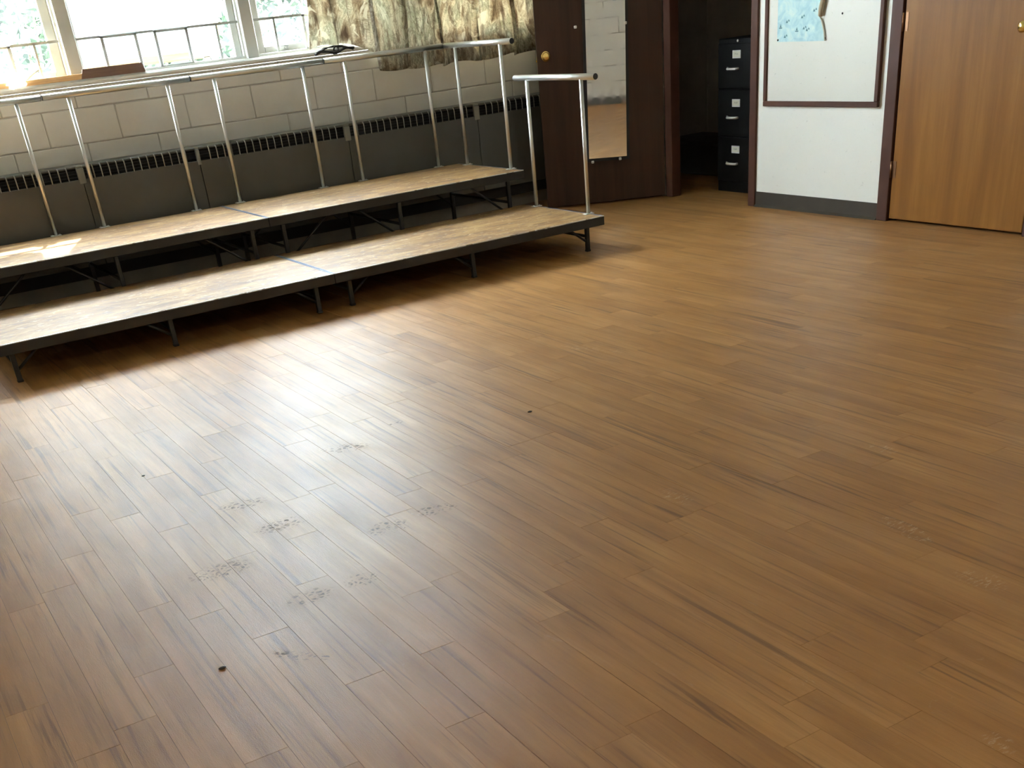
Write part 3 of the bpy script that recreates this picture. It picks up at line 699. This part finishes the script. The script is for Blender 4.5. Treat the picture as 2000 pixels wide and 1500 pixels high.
# ------------------------------------------------------------------ windows
GY = Y_WALL+0.075                                           # plane of bars and glass
ZBAR = 1.436
def window(i):
    x0, x1 = WIN_X[i], WIN_X[i+1]
    t = struct(empty('window_%d' % (i+1)), None, None)
    MW = 0.042
    mm = MB(); mm.box(x0-MW, x0+MW, GY-0.045, GY+0.09, Z_SILL-0.012, Z_HEAD, bev=0.004)
    mm.box(x0-MW-0.012, x0-MW, GY-0.012, GY+0.06, Z_SILL-0.012, Z_HEAD); mm.box(x0+MW, x0+MW+0.012, GY-0.012, GY+0.06, Z_SILL-0.012, Z_HEAD)
    mm.build('mullion', M_ALU, t)
    if i == 5:
        mm = MB(); mm.box(x1-MW, x1+MW, GY-0.045, GY+0.09, Z_SILL-0.012, Z_HEAD, bev=0.004); mm.build('mullion', M_ALU, t)
    a, b = x0+MW, x1-MW
    B('head_rail', M_ALU, t, a, b, GY-0.02, GY+0.05, Z_HEAD-0.05, Z_HEAD, bev=0.003)
    B('sill_rail', M_ALU, t, a, b, GY-0.01, GY+0.07, Z_SILL-0.012, Z_SILL+0.006, bev=0.003)
    # bar across the lower lights, thin uprights, and two small vent frames
    B('muntin', M_MUNTIN, t, a, b, GY-0.006, GY+0.006, ZBAR-0.007, ZBAR+0.007)
    if i == 3:
        ups = [2.617]; vents = [(1.858, 2.091), (2.197, 2.424)]
    elif i == 2:
        ups = [1.456, 0.66]; vents = [(1.085, 1.318), (0.72, 0.95)]
    elif i == 4:
        ups = [3.018, 3.62]; vents = [(3.220, 3.50)]
    else:
        ups = [a+0.15, b-0.16]; vents = [(a+0.25, a+0.48), (b-0.5, b-0.27)]
    for u in ups: B('muntin', M_MUNTIN, t, u-0.0068, u+0.0068, GY-0.006, GY+0.006, Z_SILL, ZBAR)
    for (u, v) in vents:
        m = MB(); w = 0.021
        m.box(u, u+w, GY-0.012, GY+0.012, Z_SILL, ZBAR+0.004, bev=0.003); m.box(v-w, v, GY-0.012, GY+0.012, Z_SILL, ZBAR+0.004, bev=0.003)
        m.box(u, v, GY-0.012, GY+0.012, ZBAR-0.012, ZBAR+0.005, bev=0.003); m.box(u, v, GY-0.012, GY+0.012, Z_SILL, Z_SILL+0.010, bev=0.003)
        m.build('vent_frame', M_MUNTIN, t)
    if i != 3:
        # closed sash with its glass
        s = 0.072; ys = GY+0.03
        m = MB()
        for q in ((a+0.012, a+s, Z_SILL, Z_HEAD-0.05), (b-s, b-0.012, Z_SILL, Z_HEAD-0.05)):
            m.box(q[0], q[1], ys, ys+0.03, q[2], q[3], bev=0.004)
        m.box(a+s, b-s, ys, ys+0.03, Z_SILL, Z_SILL+0.045, bev=0.004); m.box(a+s, b-s, ys, ys+0.03, Z_HEAD-0.12, Z_HEAD-0.05, bev=0.004)
        m.build('sash', M_ALU, t)
        B('pane', M_GLASS, t, a+s-0.006, b-s+0.006, ys+0.013, ys+0.017, Z_SILL+0.04, Z_HEAD-0.11)
        l = MB(); xl = (a+b)/2
        if i == 4: xl = 3.085
        l.path([(xl, ys-0.004, Z_SILL+0.030), (xl+0.01, ys-0.02, Z_SILL+0.034), (xl-0.05, ys-0.022, Z_SILL+0.036)], 0.005, 6); l.box(xl-0.012, xl+0.016, ys-0.008, ys, Z_SILL+0.012, Z_SILL+0.042, bev=0.003)
        l.build('latch', M_MUNTIN, t)
    else:
        # sash pushed outwards at the bottom; milky sheet in a wooden frame
        hz, hy = 2.90, GY+0.05; bz, by = 1.255, GY+0.275
        ang = math.atan2(by-hy, hz-bz); Ls = math.hypot(by-hy, hz-bz)
        def sp(u, l, n): return Vector((u, hy+math.sin(ang)*l+math.cos(ang)*n, hz-math.cos(ang)*l+math.sin(ang)*n))
        def sbox(nm, mat, u0, u1, l0, l1, n0, n1):
            m = MB(); m.prism([(u0, l0), (u1, l0), (u1, l1), (u0, l1)], n0, n1, lambda u, v, w: sp(u, v, w)); return m.build(nm, mat, t)
        sx0, sx1 = 1.735, 2.705
        sbox('open_sash', M_SASHWOOD, sx0, sx0+0.05, 0, Ls, -0.018, 0.018); sbox('open_sash', M_SASHWOOD, sx1-0.028, sx1, 0, Ls, -0.018, 0.018)
        sbox('open_sash', M_SASHWOOD, sx0+0.05, sx1-0.028, 0, 0.06, -0.018, 0.018); sbox('open_sash', M_PINE, sx0+0.05, sx1-0.028, Ls-0.046, Ls, -0.018, 0.018)
        sbox('sheet', M_MILKY, sx0+0.05, sx1-0.028, 0.06, Ls-0.046, -0.004, 0.002)
        m = MB(); m.path([(2.762, GY+0.03, 1.43), (2.745, GY+0.06, 1.50), (2.722, GY+0.14, 1.585), (2.708, GY+0.19, 1.66)], 0.008, 6); m.build('stay_arm', M_SILL, t)
        m = MB()
        for q in ((b-0.060, b-0.012, Z_SILL, Z_HEAD-0.05), (a+0.004, a+0.022, Z_SILL, Z_HEAD-0.05)): m.box(q[0], q[1], GY+0.02, GY+0.05, q[2], q[3], bev=0.004)
        m.build('sash', M_ALU, t)
        m = MB(); m.path([(2.485, GY-0.004, Z_SILL+0.008), (2.495, GY-0.012, Z_SILL+0.026), (2.53, GY-0.012, Z_SILL+0.026), (2.54, GY-0.004, Z_SILL+0.008)], 0.004, 6); m.build('latch', M_MUNTIN, t)
    return t
names_w = ['far left window of the row, beyond the left edge', 'second window of the row, beyond the left edge', 'closed window at the left edge with shrubs outside',
           'window with its milky sash pushed open outwards', 'closed window beside the camouflage curtain', 'window behind the camouflage curtain']
for i in range(6):
    w = window(i); w['label'] = names_w[i]; w['category'] = 'window'
pass

# ------------------------------------------------------------------ curtains
HEM = [(3.19, 1.238), (3.50, 1.238), (3.54, 1.225), (3.595, 1.178), (3.655, 1.070), (3.725, 1.050), (3.94, 1.049), (4.04, 1.041), (4.24, 1.037), (4.41, 1.042), (4.515, 1.034), (4.705, 1.048), (4.96, 1.042), (5.2, 1.05)]
def hem(x):
    for (a, za), (b, zb) in zip(HEM, HEM[1:]):
        if x <= b: return za+(zb-za)*max(0, (x-a)/(b-a))
    return HEM[-1][1]
cu = MB()
def cfn(i, j):
    z1 = 3.09
    k = i
    x = 3.205+(5.16-3.205)*k
    zb = hem(x)+0.008*math.sin(x*31)
    z = zb+(z1-zb)*j
    low_ = max(0, 1-(z-1.0)/0.9)
    xx = x+(0.085*max(0, 1-(x-3.2)/0.35)*(1-low_)**1.0)+0.012*math.sin(z*7+x*9)
    ph = x*2*math.pi/0.27+0.9*math.sin(x*5)+0.15*math.sin(z*4)
    xx += 0.056*math.sin(ph)*min(1, max(0, (x-3.2)/0.22))
    fold = 0.034*math.cos(ph)+0.010*math.sin(x*57+1.0+z*1.5)+0.004*math.sin(x*120+z*9)
    inn = max(0.0, min(1.0, (x-3.46)/0.14))                    # left part hangs inside the reveal, the rest in front of the sill
    y = (Y_WALL+0.028)*(1-inn)+(Y_WALL-0.100)*inn
    amp = 0.35*(1-inn)+1.0*inn
    return Vector((xx, y+fold*amp, z))
cu.grid(420, 60, cfn)
co = cu.build('curtain', M_CAMO); sm = co.modifiers.new('thickness', 'SOLIDIFY'); sm.thickness = 0.0012
tag(co, 'camouflage print curtain hanging over the right end of the windows', 'curtain')
cu = MB()  # left curtain, carried on out of view to cut glare from the left windows
def cfn2(i, j):
    x = -1.85+(3.08+0.25*max(0, j-0.06)**0.6)*i; zb = 1.25+0.205*min(1, max(0, (x-0.5)/0.25)); z = zb+(3.09-zb)*j
    if j < 0.08: z += 0.10*i
    return Vector((x, Y_WALL-0.06+0.025*math.sin(x*29)+0.01*math.sin(x*63), z))
cu.grid(300, 30, cfn2)
co = cu.build('curtain', M_CAMO); sm = co.modifiers.new('thickness', 'SOLIDIFY'); sm.thickness = 0.0012
tag(co, 'bunched camouflage curtain at the upper left corner, extended unseen to cut window light', 'curtain')
rod = MB(); rod.tube((-1.9, Y_WALL-0.075, 3.105), (5.25, Y_WALL-0.075, 3.105), 0.012, 10)
for x in (-1.7, 0.6, 2.8, 5.0): rod.box(x-0.01, x+0.01, Y_WALL-0.08, Y_WALL+0.004, 3.095, 3.115)
tag(rod.build('curtain_rod', M_CHROME), 'thin metal curtain rod above the windows', 'rod')

# ------------------------------------------------------------------ things on the sill
ZS = Z_SILL-0.012
o = B('wooden_board', M_PINE, None, 0.45, 1.682, Y_WALL-0.028, Y_WALL+0.022, ZS, ZS+0.030, bev=0.002)
tag(o, 'raw pine board lying on the window sill at the left', 'board')
m = MB(); m.prism([(-0.22, 0.0), (0.185, 0.0), (0.172, 0.052), (-0.200, 0.052)], Y_WALL-0.030, Y_WALL-0.012, lambda u, v, w: Vector((1.882+u, w, ZS+v)))
tag(m.build('brown_board', M_BROWNB), 'short dark brown board standing on edge on the sill', 'board')
# crumpled tissue
ts = MB()
ico = bmesh.ops.create_icosphere(ts.bm, subdivisions=4, radius=1.0)
for v in ico['verts']:
    p = v.co.copy(); a = math.atan2(p.y, p.x)
    r = 1+0.28*math.sin(5*a+3*p.z)+0.18*math.sin(9*p.x+4*p.y)+0.12*math.sin(13*p.z-7*p.x)
    q = p*r; q.x *= 0.055; q.y *= 0.026; q.z *= 0.034
    q.z += 0.024*max(0, p.z)*(1 if p.x < 0 else 0.2)
    v.co = Vector((1.268, Y_WALL-0.066, ZS+0.030))+q
    v.co.y = min(v.co.y, Y_WALL-0.0295)
    if v.co.z < ZS+0.001 and v.co.y > Y_WALL-0.037: v.co.z = ZS+0.001
for f in ts.bm.faces: f.smooth = False
tag(ts.build('tissue', M_TISSUE), 'crumpled white tissue on the sill by the pine board', 'tissue')
# twisted leaf-like sliver on the pine board
sv = MB(); sv.path([(1.345, Y_WALL, ZS+0.032), (1.37, Y_WALL, ZS+0.046), (1.40, Y_WALL, ZS+0.062), (1.43, Y_WALL, ZS+0.075)], 0.006, 6)
sv.box(1.325, 1.357, Y_WALL-0.010, Y_WALL+0.010, ZS+0.0301, ZS+0.042, bev=0.003)
tag(sv.build('window_crank', M_MUNTIN), 'small grey crank handle on the pine board beside the tissue', 'handle')
# black strap heap
st = MB(); base = (3.36, Y_WALL-0.018, ZS)
pts = []
for k in range(40):
    u = k/39
    pts.append((3.235+0.28*u, Y_WALL-0.044-0.004*math.sin(u*19), ZS-0.020+0.012*math.sin(u*9.5)))
st.path(pts, 0.0065, 6)
lp = [(3.385+0.017*math.cos(t), Y_WALL-0.046+0.004*math.sin(2*t), ZS-0.006+0.013*math.sin(t)) for t in [2*math.pi*k/20 for k in range(21)]]
st.path(lp, 0.006, 6)
st.path([(3.24, Y_WALL-0.045, ZS-0.022), (3.30, Y_WALL-0.046, ZS+0.004), (3.38, Y_WALL-0.010, ZS+0.0085), (3.43, Y_WALL-0.044, ZS+0.006), (3.50, Y_WALL-0.046, ZS-0.014)], 0.008, 6)
st.path([(3.225, Y_WALL-0.043, ZS-0.026), (3.27, Y_WALL-0.047, ZS-0.012), (3.33, Y_WALL-0.045, ZS-0.018), (3.40, Y_WALL-0.048, ZS-0.020), (3.46, Y_WALL-0.045, ZS-0.006), (3.52, Y_WALL-0.046, ZS-0.012)], 0.0085, 6)
tag(st.build('strap', M_STRAP), 'coiled black strap draped over the sill edge below the curtain', 'strap')

# ------------------------------------------------------------------ fill lights added on the unseen ceiling to brighten the room
def m_fill():
    t = NT('fill_light_diffuser'); n = t.noise(t.scale(t.coord('Object'), (8, 8, 8)), 1.0, 2)
    t.p('Base Color', (0.9, 0.9, 0.9, 1)); t.p('Emission Color', t.ramp(n, [(0.3, (1.0, 0.93, 0.82)), (0.7, (1.0, 0.95, 0.86))])); t.p('Emission Strength', FILL); return t.m
FILL = 5.8
M_FILL = m_fill()
for (x, y, lb) in ((-1.0, -0.62, 'added fill light behind the camera nearest the left wall'), (1.5, -0.62, 'middle added fill light of the row behind the camera'), (4.0, -0.62, 'added fill light behind the camera nearest the doors')):
    t = tag(empty('fill_ceiling_light', (x, y, ZC)), lb, 'added fill light', 'added fill lights overhead')
    B('housing', M_CEIL, t, -0.61, 0.61, -0.16, 0.16, -0.07, -0.001, bev=0.006)
    B('diffuser', M_FILL, t, -0.59, 0.59, -0.14, 0.14, -0.085, -0.0705, bev=0.004)

# ------------------------------------------------------------------ crumbs on the floor
for (x, y, s, lb) in ((2.072, 3.516, 0.006, 'dark dirt crumb alone in the middle of the floor'), (0.457, 2.412, 0.006, 'dark dirt crumb near the bottom left, beside a scuff'),
                      (0.674, 4.007, 0.004, 'tiny dark crumb at the edge of the window glare')):
    m = MB(); ic = bmesh.ops.create_icosphere(m.bm, subdivisions=2, radius=s)
    for v in ic['verts']:
        v.co = Vector((v.co.x*(1.5+0.4*math.sin(900*v.co.y)), v.co.y, max(-0.35*s, v.co.z*0.6)))+Vector((x, y, 0.35*s))
    tag(m.build('dirt_crumb', M_CRUMB), lb, 'crumb')

# ------------------------------------------------------------------ outdoors
struct(B('ground', M_GRASS, None, -12, 16, Y_WALL+0.25, 40, -0.6, -0.5), 'lawn outside the windows', 'ground')
ev = struct(B('sun_block_eave', M_FASCIA, None, XL-0.5, XR+0.5, Y_WALL+0.2, Y_WALL+0.62, 3.16, 3.3), 'painted eave added above the windows to block sun', 'eave')  # unseen overhang added to keep high sun out of the room
def shrub(x, y, h, rx, ry, n, label, nm='shrub', leaf=1.0):
    t = tag(empty(nm, (x, y, -0.5)), label, nm, nm+'s outside the windows')
    m = MB()
    for k in range(6):
        a = 2*math.pi*k/6; m.tube((0.04*math.cos(a), 0.04*math.sin(a), 0), (rx*0.5*math.cos(a), ry*0.5*math.sin(a), h*0.8), 0.018, 6, 0.006)
    m.build('stem', M_BARK, t)
    vs, fs = [], []
    for k in range(n):
        a = random.uniform(0, 2*math.pi); zz = random.uniform(0.05, 1.0); rr = (random.random()**0.45)*math.sin(math.pi*min(0.97, 0.16+0.84*zz*0.92))
        c = Vector((rx*rr*math.cos(a), ry*rr*math.sin(a), zz*h))
        d = Vector((random.gauss(0, 1), random.gauss(0, 1), random.gauss(0.2, 0.7))).normalized()
        s = d.cross(Vector((random.gauss(0, 1), random.gauss(0, 1), random.gauss(0, 1)))).normalized()
        L = leaf*random.uniform(0.05, 0.12); W = L*0.26; i0 = len(vs)
        nn = d.cross(s)*L*0.12
        vs += [c-d*L/2, c+s*W-nn, c+d*L/2, c-s*W-nn, c]
        fs += [(i0, i0+1, i0+4), (i0+1, i0+2, i0+4), (i0+2, i0+3, i0+4), (i0+3, i0, i0+4)]
    me = bpy.data.meshes.new('foliage'); me.from_pydata(vs, [], fs); me.materials.append(M_LEAF)
    o = bpy.data.objects.new('foliage', me); COL.objects.link(o); o.parent = t
shrub(1.55, 9.6, 3.0, 0.55, 0.5, 1500, 'leafy shrub outside the left window')
shrub(3.7, 9.8, 2.6, 0.7, 0.5, 2200, 'leafy shrub outside the window by the curtain')
shrub(2.45, 10.3, 3.0, 0.45, 0.45, 1500, 'green shrub seen past the open sash')
for k, (x, y, h, rx) in enumerate(((-4.0, 19.0, 6.5, 2.2), (0.2, 18.0, 6.0, 2.2), (4.6, 19.0, 6.8, 2.4), (9.4, 18.2, 6.2, 2.3), (14.4, 19.5, 6.6, 2.4))):
    shrub(x, y, h, rx, 1.6, 2600, ('first', 'second', 'third', 'fourth', 'fifth')[k]+' tree from the left in the row far outside the windows', 'tree', 4.5)
# unseen tree added so its crown blocks the sun from the window by the curtain
sun_block_tree = tag(empty('tree', (5.2, 14.0, -0.5)), 'added tall slender tree whose high round crown blocks the sun', 'tree', 'trees outside the windows')
m = MB(); m.tube((0, 0, 0), (0.05, 0, 11.0), 0.14, 10, 0.05); m.build('trunk', M_BARK, sun_block_tree)
vs, fs = [], []
for k in range(2600):
    d = Vector((random.gauss(0, 1), random.gauss(0, 1), random.gauss(0, 1))).normalized()*(random.random()**0.4)
    c = Vector((d.x*1.15, d.y*1.15, 11.9+d.z*1.5)); a = Vector((random.gauss(0, 1), random.gauss(0, 1), random.gauss(0, 1))).normalized()
    b = a.cross(Vector((random.gauss(0, 1), random.gauss(0, 1), random.gauss(0, 1)))).normalized(); i0 = len(vs)
    vs += [c-a*0.16, c+b*0.08, c+a*0.16, c-b*0.08]; fs += [(i0, i0+1, i0+2), (i0, i0+2, i0+3)]
me = bpy.data.meshes.new('foliage'); me.from_pydata(vs, [], fs); me.materials.append(M_LEAF)
o = bpy.data.objects.new('foliage', me); COL.objects.link(o); o.parent = sun_block_tree
